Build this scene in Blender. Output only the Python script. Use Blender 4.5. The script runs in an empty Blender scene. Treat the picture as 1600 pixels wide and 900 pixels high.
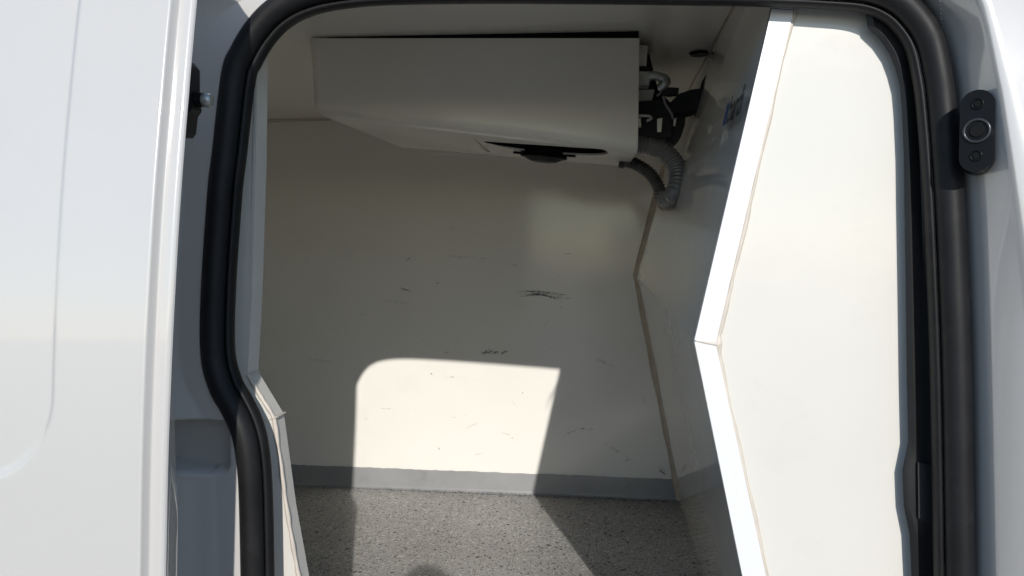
import bpy, bmesh, math, random
from mathutils import Vector, Matrix
random.seed(7)
S = bpy.context.scene
COL = S.collection
R = math.radians

# ------------------------------------------------------------------ camera, sky, sun, exposure
FPX = 1180.0                      # focal length in pixels of the 1600 px wide photograph
YAW, PITCH = R(7.5), R(2.43)
CAM = Vector((0.0, 0.0, 1.50))
FWD = Vector((-math.sin(YAW) * math.cos(PITCH), math.cos(YAW) * math.cos(PITCH), -math.sin(PITCH)))
RGT = Vector((math.cos(YAW), math.sin(YAW), 0.0))
UPV = RGT.cross(FWD)
cd = bpy.data.cameras.new('camera'); cam = bpy.data.objects.new('camera', cd); COL.objects.link(cam)
cd.sensor_width = 36.0; cd.lens = 36.0 * FPX / 1600.0
cd.clip_start = 0.02; cd.clip_end = 2000.0
cam.matrix_world = Matrix.Translation(CAM) @ Matrix((RGT, UPV, -FWD)).transposed().to_4x4()
S.camera = cam

def ray(px, py):
    return (FWD + RGT * ((px - 800.0) / FPX) + UPV * ((450.0 - py) / FPX)).normalized()

LIGHT = ray(665, 926)             # the way sunlight travels
SUN = -LIGHT
EL = math.asin(SUN.z); AZ = math.atan2(SUN.x, SUN.y)
w = bpy.data.worlds.new('World'); S.world = w; w.use_nodes = True
nt = w.node_tree
bg = nt.nodes['Background']; bg.inputs['Strength'].default_value = 0.145
sky = nt.nodes.new('ShaderNodeTexSky'); sky.sky_type = 'NISHITA'; sky.sun_disc = False
sky.air_density = 1.0; sky.dust_density = 0.2; sky.ozone_density = 2.4
sky.sun_elevation = EL; sky.sun_rotation = AZ
nt.links.new(sky.outputs[0], bg.inputs['Color'])
sl = bpy.data.lights.new('sun', 'SUN'); sl.energy = 3.3; sl.angle = R(0.55); sl.color = (1.0, 0.96, 0.905)
so = bpy.data.objects.new('sun', sl); COL.objects.link(so)
so.rotation_euler = LIGHT.to_track_quat('-Z', 'Y').to_euler(); so.location = SUN * 20
vs = S.view_settings
vs.view_transform = 'Standard'; vs.look = 'None'; vs.gamma = 1.0; vs.exposure = 0.15; vs.use_curve_mapping = False
S.cycles.max_bounces = 14; S.cycles.diffuse_bounces = 8; S.cycles.glossy_bounces = 6
S.cycles.use_denoising = True; S.cycles.sample_clamp_indirect = 8.0
S.cycles.caustics_reflective = False

# ------------------------------------------------------------------ helpers
def at(px, py, Y):
    d = ray(px, py); return CAM + d * (Y / d.y)
def on_plane(px, py, a, b, c):
    n = (b - a).cross(c - a); d = ray(px, py)
    return CAM + d * ((a - CAM).dot(n) / d.dot(n))
def lean(z):                       # tumblehome of the van's side
    h = z - CAM.z
    return 0.0135 + 0.095 * h + 0.2 * h * h if h > -0.24 else 0.0022
def at_side(px, py, Y0, k=1.0):
    p = at(px, py, Y0)
    for _ in range(8): p = at(px, py, Y0 + k * lean(p.z))
    return p

def mesh_obj(name, verts, faces, m, parent=None, smooth=False):
    me = bpy.data.meshes.new(name); me.from_pydata([tuple(v) for v in verts], [], faces); me.update()
    o = bpy.data.objects.new(name, me); COL.objects.link(o)
    if m: me.materials.append(m)
    if smooth:
        for p in me.polygons: p.use_smooth = True
    if parent: o.parent = parent; o.matrix_parent_inverse = parent.matrix_world.inverted()
    return o
def bm_obj(name, bm, m, parent=None, smooth=None):
    bmesh.ops.recalc_face_normals(bm, faces=bm.faces)
    me = bpy.data.meshes.new(name); bm.to_mesh(me); bm.free()
    o = bpy.data.objects.new(name, me); COL.objects.link(o)
    if m: me.materials.append(m)
    if smooth is not None:
        for p in me.polygons: p.use_smooth = True
        me.set_sharp_from_angle(angle=R(smooth))
    if parent: o.parent = parent; o.matrix_parent_inverse = parent.matrix_world.inverted()
    return o
def empty(name, loc, label=None, cat=None):
    o = bpy.data.objects.new(name, None); COL.objects.link(o); o.location = loc
    o.matrix_world = Matrix.Translation(loc)
    if label: o['label'] = label; o['category'] = cat
    return o
def prism(bm, front, back):        # two matching outlines joined by side faces
    a = [bm.verts.new(p) for p in front]; b = [bm.verts.new(p) for p in back]
    n = len(a)
    bm.faces.new(a); bm.faces.new(b[::-1])
    for i in range(n): bm.faces.new((a[i], b[i], b[(i + 1) % n], a[(i + 1) % n]))
    return a, b
def box(bm, lo, hi):
    (x0, y0, z0), (x1, y1, z1) = lo, hi
    prism(bm, [(x0, y0, z0), (x1, y0, z0), (x1, y0, z1), (x0, y0, z1)],
              [(x0, y1, z0), (x1, y1, z0), (x1, y1, z1), (x0, y1, z1)])
def bevel(bm, wd, seg=2, sharp=25):
    es = [e for e in bm.edges if len(e.link_faces) == 2 and e.calc_face_angle(0) > R(sharp)]
    bmesh.ops.bevel(bm, geom=es, offset=wd, segments=seg, affect='EDGES', profile=0.5, clamp_overlap=True)
def crom(pts, n, closed=False):    # smooth curve through points, n samples per span
    out = []; N = len(pts)
    for i in range(N if closed else N - 1):
        g = (lambda k: pts[k % N]) if closed else (lambda k: pts[max(0, min(N - 1, k))])
        p0, p1, p2, p3 = g(i - 1), g(i), g(i + 1), g(i + 2)
        for j in range(n):
            t = j / n
            out.append(0.5 * ((2 * p1) + (p2 - p0) * t + (2 * p0 - 5 * p1 + 4 * p2 - p3) * t * t + (3 * p1 - p0 - 3 * p2 + p3) * t ** 3))
    if not closed: out.append(pts[-1].copy())
    return out
def tube(bm, path, rad, seg=12, closed=False, caps=True, prof=None):
    N = len(path); rings = []
    up = None
    for i, p in enumerate(path):
        a = path[(i - 1) % N] if closed or i > 0 else path[i]
        b = path[(i + 1) % N] if closed or i < N - 1 else path[i]
        t = (b - a).normalized()
        if up is None:
            up = t.orthogonal().normalized()
        up = (up - t * up.dot(t)).normalized(); sd = t.cross(up)
        r = rad(i / (N - 1)) if callable(rad) else rad
        rings.append([bm.verts.new(p + (up * math.cos(2 * math.pi * k / seg) + sd * math.sin(2 * math.pi * k / seg)) * r) for k in range(seg)])
    for i in range(N if closed else N - 1):
        A, B = rings[i], rings[(i + 1) % N]
        for k in range(seg): bm.faces.new((A[k], A[(k + 1) % seg], B[(k + 1) % seg], B[k]))
    if caps and not closed:
        bm.faces.new(rings[0][::-1]); bm.faces.new(rings[-1])
def disc_prism(bm, c, ax, r0, r1, h, seg=32, xs=1.0, ys=1.0, u=None):
    ax = ax.normalized(); u = (u or ax.orthogonal()).normalized(); v = ax.cross(u)
    f = [c + (u * math.cos(a) * xs + v * math.sin(a) * ys) * r0 for a in (2 * math.pi * k / seg for k in range(seg))]
    b = [c + ax * h + (u * math.cos(a) * xs + v * math.sin(a) * ys) * r1 for a in (2 * math.pi * k / seg for k in range(seg))]
    return prism(bm, f, b)

# ------------------------------------------------------------------ materials
def material(name, col, rough=0.4, var=0.05, vscale=3.0, rvar=0.08, bump=0.0, bscale=40.0, wave=0.0, wscale=4.0,
             coat=0.0, spec=0.5, metal=0.0, dirt=0.0, dcol=(0.12, 0.10, 0.08), dscale=9.0):
    m = bpy.data.materials.new(name); m.use_nodes = True
    n, l = m.node_tree.nodes, m.node_tree.links
    p = n['Principled BSDF']
    tc = n.new('ShaderNodeTexCoord')
    def noise(sc, det=6.0, ro=0.55):
        t = n.new('ShaderNodeTexNoise'); t.inputs['Scale'].default_value = sc; t.inputs['Detail'].default_value = det
        t.inputs['Roughness'].default_value = ro; l.new(tc.outputs['Object'], t.inputs['Vector']); return t
    a = noise(vscale)
    cr = n.new('ShaderNodeValToRGB')
    cr.color_ramp.elements[0].position = 0.3; cr.color_ramp.elements[1].position = 0.7
    cr.color_ramp.elements[0].color = (*[c * (1 - var) for c in col], 1); cr.color_ramp.elements[1].color = (*[min(1, c * (1 + var)) for c in col], 1)
    l.new(a.outputs['Fac'], cr.inputs['Fac'])
    out = cr.outputs['Color']
    if dirt:
        d = noise(dscale, 10.0, 0.7)
        rp = n.new('ShaderNodeValToRGB'); rp.color_ramp.elements[0].position = 0.56; rp.color_ramp.elements[1].position = 0.78
        rp.color_ramp.elements[0].color = (0, 0, 0, 1); rp.color_ramp.elements[1].color = (dirt, dirt, dirt, 1)
        l.new(d.outputs['Fac'], rp.inputs['Fac'])
        mx = n.new('ShaderNodeMix'); mx.data_type = 'RGBA'; l.new(rp.outputs['Color'], mx.inputs['Factor'])
        l.new(out, mx.inputs['A']); mx.inputs['B'].default_value = (*dcol, 1); out = mx.outputs['Result']
    l.new(out, p.inputs['Base Color'])
    mr = n.new('ShaderNodeMapRange'); mr.inputs['To Min'].default_value = max(0.02, rough - rvar); mr.inputs['To Max'].default_value = rough + rvar
    r = noise(vscale * 2.3 + 1); l.new(r.outputs['Fac'], mr.inputs['Value']); l.new(mr.outputs['Result'], p.inputs['Roughness'])
    p.inputs['Metallic'].default_value = metal
    p.inputs['Specular IOR Level'].default_value = spec
    p.inputs['Coat Weight'].default_value = coat; p.inputs['Coat Roughness'].default_value = 0.04
    prev = None
    for amt, sc in ((wave, wscale), (bump, bscale)):
        if amt:
            b = n.new('ShaderNodeBump'); b.inputs['Strength'].default_value = 1.0; b.inputs['Distance'].default_value = amt
            l.new(noise(sc, 3.0 if sc < 20 else 6.0).outputs['Fac'], b.inputs['Height'])
            if prev: l.new(prev.outputs['Normal'], b.inputs['Normal'])
            prev = b
    if prev: l.new(prev.outputs['Normal'], p.inputs['Normal'])
    return m

M_gel = material('gelcoat_cream', (0.87, 0.848, 0.792), 0.12, 0.025, 1.6, 0.06, bump=0.00006, bscale=160, wave=0.0009, wscale=5.0, dirt=0.10, dcol=(0.42, 0.36, 0.28), dscale=3.5)
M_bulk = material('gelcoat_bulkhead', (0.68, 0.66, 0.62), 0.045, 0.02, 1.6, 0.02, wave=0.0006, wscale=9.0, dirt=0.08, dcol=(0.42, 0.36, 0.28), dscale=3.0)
M_lining = material('gelcoat_lining', (0.665, 0.64, 0.585), 0.15, 0.02, 3.0, 0.05, bump=0.00004, bscale=120, wave=0.0012, wscale=6.0, dirt=0.16, dcol=(0.46, 0.42, 0.35), dscale=7)
M_trim = material('white_plastic', (0.74, 0.735, 0.735), 0.28, 0.01, 5.0, 0.05)
M_paint = material('white_car_paint', (0.54, 0.523, 0.502), 0.25, 0.01, 2.0, 0.03, coat=1.0, bump=0.00002, bscale=260, wave=0.0003, wscale=7.0, dirt=0.09, dcol=(0.40, 0.38, 0.34), dscale=5)
M_rubber = material('black_rubber', (0.013, 0.013, 0.014), 0.52, 0.3, 14.0, 0.1, spec=0.25, bump=0.00015, bscale=300, dirt=0.12, dcol=(0.10, 0.095, 0.09), dscale=30)
M_plastic = material('black_plastic', (0.008, 0.008, 0.009), 0.5, 0.2, 12.0, 0.08, bump=0.0001, bscale=500)
M_matte = material('matte_black', (0.006, 0.006, 0.006), 0.6, 0.2, 12.0, 0.08, spec=0.12)
M_gloss = material('black_gloss_plastic', (0.006, 0.006, 0.007), 0.3, 0.2, 20.0, 0.1, spec=0.14, dirt=0.2, dcol=(0.08, 0.075, 0.07), dscale=60)
M_cove = material('grey_epoxy', (0.29, 0.292, 0.296), 0.35, 0.09, 8.0, 0.1, bump=0.0006, bscale=70, dirt=0.5, dcol=(0.16, 0.16, 0.16), dscale=22)
M_seal = material('sealant_beige', (0.50, 0.42, 0.33), 0.55, 0.15, 25.0, 0.1, bump=0.0006, bscale=80, dirt=0.5, dcol=(0.25, 0.18, 0.12), dscale=40)
M_seal_clean = material('sealant_pale', (0.58, 0.52, 0.45), 0.5, 0.1, 25.0, 0.1, bump=0.0004, bscale=80)
M_unit = material('evaporator_abs', (0.81, 0.785, 0.725), 0.24, 0.02, 4.0, 0.04, bump=0.00003, bscale=300)
M_hose = material('grey_hose', (0.17, 0.172, 0.176), 0.24, 0.12, 20.0, 0.1, dirt=0.2, dcol=(0.05, 0.05, 0.05), dscale=30)
M_hose_d = material('dark_hose', (0.075, 0.075, 0.075), 0.35, 0.2, 20.0, 0.1)
M_foam = material('black_foam', (0.015, 0.016, 0.02), 0.7, 0.2, 30.0, 0.1, bump=0.0005, bscale=150)
M_metal = material('galvanised_metal', (0.42, 0.45, 0.43), 0.38, 0.12, 18.0, 0.12, metal=0.8)
M_cable = material('grey_cable', (0.25, 0.25, 0.25), 0.5, 0.1, 20.0)
M_blue = material('sticker_blue', (0.015, 0.07, 0.22), 0.3, 0.03, spec=0.2)
M_ink = material('sticker_black', (0.006, 0.006, 0.007), 0.4, 0.05, spec=0.1)
M_latch = material('dark_grey_plastic', (0.020, 0.021, 0.022), 0.5, 0.1, 20.0, 0.1)
M_ground = material('concrete', (0.27, 0.26, 0.245), 0.85, 0.2, 4.0, 0.1, bump=0.004, bscale=60)

def flake_floor():
    m = bpy.data.materials.new('flake_floor'); m.use_nodes = True
    n, l = m.node_tree.nodes, m.node_tree.links; p = n['Principled BSDF']
    tc = n.new('ShaderNodeTexCoord')
    def noise(sc, det=5.0):
        t = n.new('ShaderNodeTexNoise'); t.inputs['Scale'].default_value = sc; t.inputs['Detail'].default_value = det
        l.new(tc.outputs['Object'], t.inputs['Vector']); return t
    base = n.new('ShaderNodeValToRGB'); l.new(noise(3.0).outputs['Fac'], base.inputs['Fac'])
    base.color_ramp.elements[0].position = 0.3; base.color_ramp.elements[0].color = (0.30, 0.30, 0.293, 1)
    base.color_ramp.elements[1].position = 0.7; base.color_ramp.elements[1].color = (0.365, 0.362, 0.35, 1)
    out = base.outputs['Color']
    dist = noise(90, 2)
    for sc, sel, size, colr, off in ((150, 0.46, 0.40, (0.62, 0.60, 0.56), 0.0), (160, 0.34, 0.38, (0.02, 0.02, 0.02), 3.7), (200, 0.40, 0.44, (0.13, 0.125, 0.12), 9.1), (230, 0.40, 0.42, (0.52, 0.46, 0.40), 5.3), (85, 0.10, 0.36, (0.012, 0.012, 0.012), 1.9)):
        mp = n.new('ShaderNodeMapping'); mp.inputs['Location'].default_value = (off, off * 1.7, 0); l.new(tc.outputs['Object'], mp.inputs['Vector'])
        ad = n.new('ShaderNodeMix'); ad.data_type = 'VECTOR'; ad.inputs['Factor'].default_value = 0.012
        l.new(mp.outputs['Vector'], ad.inputs['A']); l.new(dist.outputs['Color'], ad.inputs['B'])
        v = n.new('ShaderNodeTexVoronoi'); v.inputs['Scale'].default_value = sc; l.new(ad.outputs['Result'], v.inputs['Vector'])
        sx = n.new('ShaderNodeSeparateColor'); l.new(v.outputs['Color'], sx.inputs[0])
        c1 = n.new('ShaderNodeMath'); c1.operation = 'LESS_THAN'; l.new(sx.outputs[0], c1.inputs[0]); c1.inputs[1].default_value = sel
        sz = n.new('ShaderNodeMath'); sz.operation = 'MULTIPLY'; l.new(sx.outputs[1], sz.inputs[0]); sz.inputs[1].default_value = size * 1.4
        c2 = n.new('ShaderNodeMath'); c2.operation = 'LESS_THAN'; l.new(v.outputs['Distance'], c2.inputs[0]); l.new(sz.outputs[0], c2.inputs[1])
        mu = n.new('ShaderNodeMath'); mu.operation = 'MULTIPLY'; l.new(c1.outputs[0], mu.inputs[0]); l.new(c2.outputs[0], mu.inputs[1])
        mx = n.new('ShaderNodeMix'); mx.data_type = 'RGBA'; l.new(mu.outputs[0], mx.inputs['Factor'])
        l.new(out, mx.inputs['A']); mx.inputs['B'].default_value = (*colr, 1); out = mx.outputs['Result']
    st = n.new('ShaderNodeValToRGB'); l.new(noise(2.2, 9).outputs['Fac'], st.inputs['Fac'])
    st.color_ramp.elements[0].position = 0.35; st.color_ramp.elements[0].color = (0.82, 0.81, 0.79, 1)
    st.color_ramp.elements[1].position = 0.62; st.color_ramp.elements[1].color = (1, 1, 1, 1)
    mm = n.new('ShaderNodeMix'); mm.data_type = 'RGBA'; mm.blend_type = 'MULTIPLY'; mm.inputs['Factor'].default_value = 1.0
    l.new(out, mm.inputs['A']); l.new(st.outputs['Color'], mm.inputs['B']); out = mm.outputs['Result']
    l.new(out, p.inputs['Base Color'])
    p.inputs['Roughness'].default_value = 0.42
    b = n.new('ShaderNodeBump'); b.inputs['Distance'].default_value = 0.0012; b.inputs['Strength'].default_value = 0.8
    l.new(noise(170, 4).outputs['Fac'], b.inputs['Height']); l.new(b.outputs['Normal'], p.inputs['Normal'])
    return m
M_floor = flake_floor()

def scuff_material(lo=0.05, hi=0.65, scale=130):
    m = bpy.data.materials.new('scuff'); m.use_nodes = True
    n, l = m.node_tree.nodes, m.node_tree.links; p = n['Principled BSDF']
    p.inputs['Base Color'].default_value = (0.06, 0.055, 0.05, 1); p.inputs['Roughness'].default_value = 0.5
    tc = n.new('ShaderNodeTexCoord'); t = n.new('ShaderNodeTexNoise'); t.inputs['Scale'].default_value = scale; t.inputs['Detail'].default_value = 8
    l.new(tc.outputs['Object'], t.inputs['Vector'])
    mr = n.new('ShaderNodeMapRange'); mr.inputs['From Min'].default_value = 0.38; mr.inputs['From Max'].default_value = 0.62
    mr.inputs['To Min'].default_value = lo; mr.inputs['To Max'].default_value = hi
    l.new(t.outputs['Fac'], mr.inputs['Value']); l.new(mr.outputs['Result'], p.inputs['Alpha'])
    return m
M_scuff = scuff_material()
M_rub = scuff_material(0.0, 0.17, 70)

# ------------------------------------------------------------------ the place: ground the van stands on
g = mesh_obj('ground', [(-400, -400, 0), (400, -400, 0), (400, 400, 0), (-400, 400, 0)], [(0, 1, 2, 3)], M_ground)
g['kind'] = 'structure'

# ------------------------------------------------------------------ the van
van = empty('cargo_van', Vector((0, 1.7, 0)), 'white refrigerated cargo van seen through its open side door', 'van')
YF = 2.46                                        # far wall
YN = 1.02                                        # near lining
ZC = at(740, 53, 1.57).z                         # ceiling
ZF = at(760, 769, YF).z                          # floor
XL = -1.75                                       # rear end of the cargo box

# far wall, ceiling, floor, rear end
fw = mesh_obj('far_wall', [(XL, YF, ZF - .05), (0.5, YF, ZF - .05), (0.5, YF, ZC + .03), (XL, YF, ZC + .03)], [(0, 1, 2, 3)], M_gel, van)
ce = mesh_obj('ceiling', [(XL, 1.05, ZC), (0.5, 1.05, ZC), (0.5, YF + .03, ZC), (XL, YF + .03, ZC)], [(0, 1, 2, 3)], M_gel, van)
fl = mesh_obj('cargo_floor', [(XL, .93, ZF), (0.5, .93, ZF), (0.5, YF + .03, ZF), (XL, YF + .03, ZF)], [(0, 1, 2, 3)], M_floor, van)
mesh_obj('rear_end', [(XL, .9, ZF - .05), (XL, YF, ZF - .05), (XL, YF, ZC + .05), (XL, .9, ZC + .05)], [(0, 1, 2, 3)], M_gel, van)
# grey coved skirting on the far wall: a strip with a small radius into the floor
SK = at(760, 737, YF).z - ZF
prof = [(YF - .0035, ZF + SK), (YF - .004, ZF + SK - .002)] + [(YF - .004 - .010 * (1 - math.cos(a)), ZF + .010 * (1 - math.sin(a)) + .0005) for a in [math.pi / 2 * k / 5 for k in range(6)]] + [(YF - .02, ZF + .0006)]
xs = [XL + (0.5 - XL) * k / 160 for k in range(161)]
vv, ff = [], []
for x in xs:
    j = random.uniform(-.0012, .0012)
    vv += [(x, y, z + (j if i < 2 else 0)) for i, (y, z) in enumerate(prof)]
P = len(prof)
for i in range(160):
    for k in range(P - 1): ff.append((i * P + k, (i + 1) * P + k, (i + 1) * P + k + 1, i * P + k + 1))
mesh_obj('skirting', vv, ff, M_cove, van, True)

# bulkhead: creased forward bulge
bf = [at(1064, 782, YF), at(993, 430, YF), at(1062, 184, YF)]
kn = at(1085, 535, YN)
bn = [Vector((at(1249, 1300, YN).x, YN, ZF)), Vector((kn.x, YN, kn.z)), Vector((at(1205, 15, YN).x + .03, YN, ZC))]
bf[0].z = ZF - .03; bf[2].z = ZC + .02; bn[0].z = ZF - .03; bn[2].z = ZC + .02
for p_ in bn: p_.x += .0025
back = [Vector((.12, 0, 0))] * 3
bh = mesh_obj('bulkhead', [*bf, *bn, *[p + q for p, q in zip(bf, back)], *[p + q for p, q in zip(bn, back)]],
              [(0, 1, 4, 3), (1, 2, 5, 4), (6, 9, 10, 7), (7, 10, 11, 8)], M_bulk, van)
# sealant beads along the joints
bm = bmesh.new()
j = lambda p, s: p + Vector((random.uniform(-s, s), 0, 0))
pth = [bf[0].lerp(bf[1], t / 24) + Vector((random.uniform(-.0012, .0012), -.002, 0)) for t in range(24)] + [bf[1].lerp(bf[2], t / 16) + Vector((random.uniform(-.0012, .0012), -.002, 0)) for t in range(17)]
tube(bm, pth, lambda t: .0090 + .002 * math.sin(t * 31) * math.sin(t * 13), 8)
bm_obj('sealant_bead', bm, M_seal, bh, 60)
bm = bmesh.new()
tube(bm, [bf[2].lerp(bn[2], t / 20) + Vector((-.001, 0, -.021)) for t in range(21)], .007, 8)
bm_obj('sealant_bead', bm, M_seal, bh, 60)
bm = bmesh.new()
tube(bm, [Vector((x, YF - .001, ZC - .001)) for x in (XL, -.9, -.6, -.2, .2)], .006, 8)
bm_obj('sealant_bead', bm, M_seal_clean, ce, 60)

# lettering on the upper bulkhead face
up_plane = (bf[1], bf[2], bn[2])
LA, LB = on_plane(1129, 198, *up_plane), on_plane(1160, 174, *up_plane)
LT = on_plane(1137.5, 160, *up_plane)
ex = (LB - LA).normalized(); nrm = (bf[2] - bf[1]).cross(bn[2] - bf[1]).normalized()
if nrm.x > 0: nrm = -nrm
ey = (LT - LA) - ex * (LT - LA).dot(ex); LH = ey.length; ey.normalize()
shear = (LT - LA).dot(ex) / LH
def sticker_text(body, name, org, size, m, sh):
    cu = bpy.data.curves.new('txt', 'FONT'); cu.body = body; cu.size = 1.0; cu.offset = 0.02
    to = bpy.data.objects.new('txt', cu); COL.objects.link(to)
    dg = bpy.context.evaluated_depsgraph_get()
    me = bpy.data.meshes.new_from_object(to.evaluated_get(dg)); bpy.data.objects.remove(to)
    for v in me.vertices:
        x, y = v.co.x * size, v.co.y * size
        v.co = org + ex * (x + sh * y) + ey * y + nrm * .0006
    o = bpy.data.objects.new(name, me); me.materials.append(m); COL.objects.link(o)
    o.parent = bh; o.matrix_parent_inverse = bh.matrix_world.inverted(); return o
WL = (LB - LA).length
bs = LA + nrm * .0005
mesh_obj('sticker_emblem', [bs, bs + ex * WL * .20, bs + ex * (WL * .20 + LH * .9 * shear) + ey * LH * .9, bs + ex * LH * .9 * shear + ey * LH * .9], [(0, 1, 2, 3)], M_blue, bh)
sticker_text('bardi', 'sticker_lettering', LA + ex * WL * .23, LH * 1.55, M_ink, shear)

# ------------------------------------------------------------------ body side round the door opening
YS = 0.966                                       # seal line
left_px = [(402, 1010), (400, 900), (397, 767), (392, 705), (383, 667), (368, 635), (350, 602), (338, 550), (339, 450), (349, 300), (356, 240), (370, 120), (383, 85), (404, 50), (432, 20), (470, -2), (520, -16)]
top_px = [(600, -24), (750, -27), (900, -27), (1050, -26), (1200, -24), (1300, -20)]
right_px = [(1360, -14), (1400, 2), (1428, 27), (1450, 62), (1462, 110), (1470, 169), (1480, 300), (1487, 450), (1492, 600), (1497, 900), (1498, 1010)]
ctl = [at_side(x - (2.5 if x < 520 else 0), y, YS, .3) for x, y in left_px + top_px + right_px]
nL, nT, nR = len(left_px), len(top_px), len(right_px)
zb = ZF - .06
b0, b1 = ctl[-1], ctl[0]
ctl += [Vector((b0.x, YS, zb + .12)), Vector((b0.x - .05, YS, zb + .015)), Vector((b0.x - .2, YS, zb)), Vector((b1.x + .2, YS, zb)), Vector((b1.x + .05, YS, zb + .015)), Vector((b1.x, YS, zb + .12))]
NS = 8
seal_path = crom(ctl, NS, True)
N = len(seal_path)
def normals2d(path):
    out = []
    for i in range(len(path)):
        t = path[(i + 1) % len(path)] - path[i - 1]
        n = Vector((-t.z, 0, t.x)); n.normalize(); out.append(n)
    return out
nout = normals2d(seal_path)                      # clockwise path seen from the camera: left normal points outward
def ring_offset(off, dy): return [p + n * off + Vector((0, dy, 0)) for p, n in zip(seal_path, nout)]
# outer body edge round the opening
edge_right = {1360: (1478, -60), 1400: (1500, -35), 1428: (1524, 4), 1450: (1535, 40), 1462: (1549, 107), 1470: (1560, 164), 1480: (1580, 300), 1487: (1600, 453), 1492: (1611, 600), 1497: (1622, 900), 1498: (1626, 1010)}
mid_right = {1360: (1395, -45), 1400: (1440, -20), 1428: (1478, 8), 1450: (1506, 45), 1462: (1514, 105), 1470: (1520, 165), 1480: (1537, 300), 1487: (1546, 453), 1492: (1551, 600), 1497: (1558, 900), 1498: (1560, 1010)}
cn = normals2d(ctl)
def ctl_ring(tab, Y0, YLeft, offL, offT, k=.5):
    out = []
    for i, p in enumerate(ctl):
        if nL + nT <= i < nL + nT + nR:
            out.append(at_side(*tab[right_px[i - nL - nT][0]], Y0, k))
        else:
            o = offL if i < nL else (offT if i < nL + nT else .05)
            q = p + cn[i] * o; out.append(Vector((q.x, (YLeft if i < nL - 4 else Y0) + k * lean(q.z), q.z)))
    return out
r_mid = crom(ctl_ring(mid_right, .924, .995, .17, .03), NS, True)
r_edge = crom(ctl_ring(edge_right, .890, .94, .19, .055), NS, True)
r_skin = [p + (p - q).normalized() * .009 for p, q in zip(r_edge, seal_path)]
for i, p in enumerate(r_skin): p.y = r_edge[i].y - .009
def out_frame(p):                                # far border of the body side
    c = Vector((0.0, 0, 1.25)); d = p - c; d.y = 0
    sx = (1.6 if d.x > 0 else 1.95) / max(1e-6, abs(d.x)); sz = (0.72 if d.z > 0 else 0.95) / max(1e-6, abs(d.z))
    q = c + d * min(sx, sz); q.y = .88 + lean(q.z); return q
rings = [ring_offset(-.016, .020), ring_offset(-.012, .018), ring_offset(.004, .012), ring_offset(.020, .006)]
rings += [[a.lerp(b, .12) for a, b in zip(ring_offset(.020, .006), r_mid)]]
rings += [[a.lerp(b, .93) for a, b in zip(ring_offset(.020, .006), r_mid)], [a.lerp(b, .08) for a, b in zip(r_mid, r_edge)], [a.lerp(b, .9) for a, b in zip(r_mid, r_edge)], r_edge,
          [p.lerp(q, .55) + Vector((0, -.0025, 0)) for p, q in zip(r_edge, r_skin)], r_skin]
far = [out_frame(p) for p in r_skin]
for t in (.04, .2, .5, 1.0):
    rg = [a.lerp(b, t) for a, b in zip(r_skin, far)]
    for i, p in enumerate(rg): p.y = r_skin[i].y * (1 - t) + t * (.88 + lean(p.z))
    rings.append(rg)
vv = [p for r in rings for p in r]; ff = []
for k in range(len(rings) - 1):
    for i in range(N):
        ff.append((k * N + i, k * N + (i + 1) % N, (k + 1) * N + (i + 1) % N, (k + 1) * N + i))
body = mesh_obj('body_side', vv, ff, M_paint, van, True)
body.data.set_sharp_from_angle(angle=R(50))
# roof, far side and underside close the shell behind the opening
yt = .88 + lean(1.97)
bm = bmesh.new()
sec = [(yt, 1.97), (yt + .06, 2.03), (yt + .2, 2.06), (1.7, 2.075), (2.4, 2.05), (2.56, 1.97), (2.62, 1.3), (2.6, .31), (.885, .31)]
vs_ = [[bm.verts.new((x, y, z)) for y, z in sec] for x in (-1.95, 1.6)]
for k in range(len(sec) - 1): bm.faces.new((vs_[0][k], vs_[0][k + 1], vs_[1][k + 1], vs_[1][k]))
bm.faces.new(vs_[0]); bm.faces.new(vs_[1][::-1])
bm_obj('roof_shell', bm, M_paint, van, 30)

# rubber seal: bulb swept round the opening and a thin inner lip
def sweep(path, nrm, prof):
    vv, ff, P = [], [], len(prof)
    for p, n in zip(path, nrm): vv += [p + n * a + Vector((0, b, 0)) for a, b in prof]
    L = len(path)
    for i in range(L):
        for k in range(P):
            ff.append((i * P + k, i * P + (k + 1) % P, ((i + 1) % L) * P + (k + 1) % P, ((i + 1) % L) * P + k))
    return vv, ff
bulb = [(.0160 * math.cos(a), -.004 + .0175 * math.sin(a) * (1.0 if math.sin(a) < 0 else .9)) for a in [2 * math.pi * k / 22 for k in range(22)]]
seal = mesh_obj('door_seal', *sweep(seal_path, nout, bulb), M_rubber, van, True)
lip = [(-.0195 + .0045 * math.cos(a), .007 + .011 * math.sin(a)) for a in [2 * math.pi * k / 12 for k in range(12)]]
mesh_obj('seal_lip', *sweep(seal_path, nout, lip), M_rubber, seal, True)

# black trim inside the front pillar
trim_px = [(1345, 0), (1352, 20), (1356, 44), (1375, 62), (1390, 84), (1399, 108), (1406, 135), (1409, 170), (1412, 240), (1413, 320), (1415, 450), (1417, 600), (1419, 690), (1410, 735), (1412, 790), (1421, 835), (1424, 900), (1426, 1000)]
e0 = [at(x, y, 1.004) for x, y in trim_px]
e1 = [at(x, y, 1.0195) for x, y in trim_px]
outr_px = [(1400, -40), (1420, -10), (1440, 20), (1452, 45), (1460, 75), (1465, 105), (1468, 140), (1470, 175), (1474, 240), (1480, 320), (1486, 450), (1490, 600), (1491, 690), (1492, 735), (1493, 790), (1494, 835), (1495, 900), (1496, 1000)]
e2 = [at(x, y, .992) for x, y in outr_px]
em = [a.lerp(b, .45) + Vector((0, .006, 0)) for a, b in zip(e0, e2)]
em2 = [a.lerp(b, .12) + Vector((0, -.002, 0)) for a, b in zip(e0, e2)]
vv = e1 + e0 + em2 + em + e2; L = len(e0)
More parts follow.
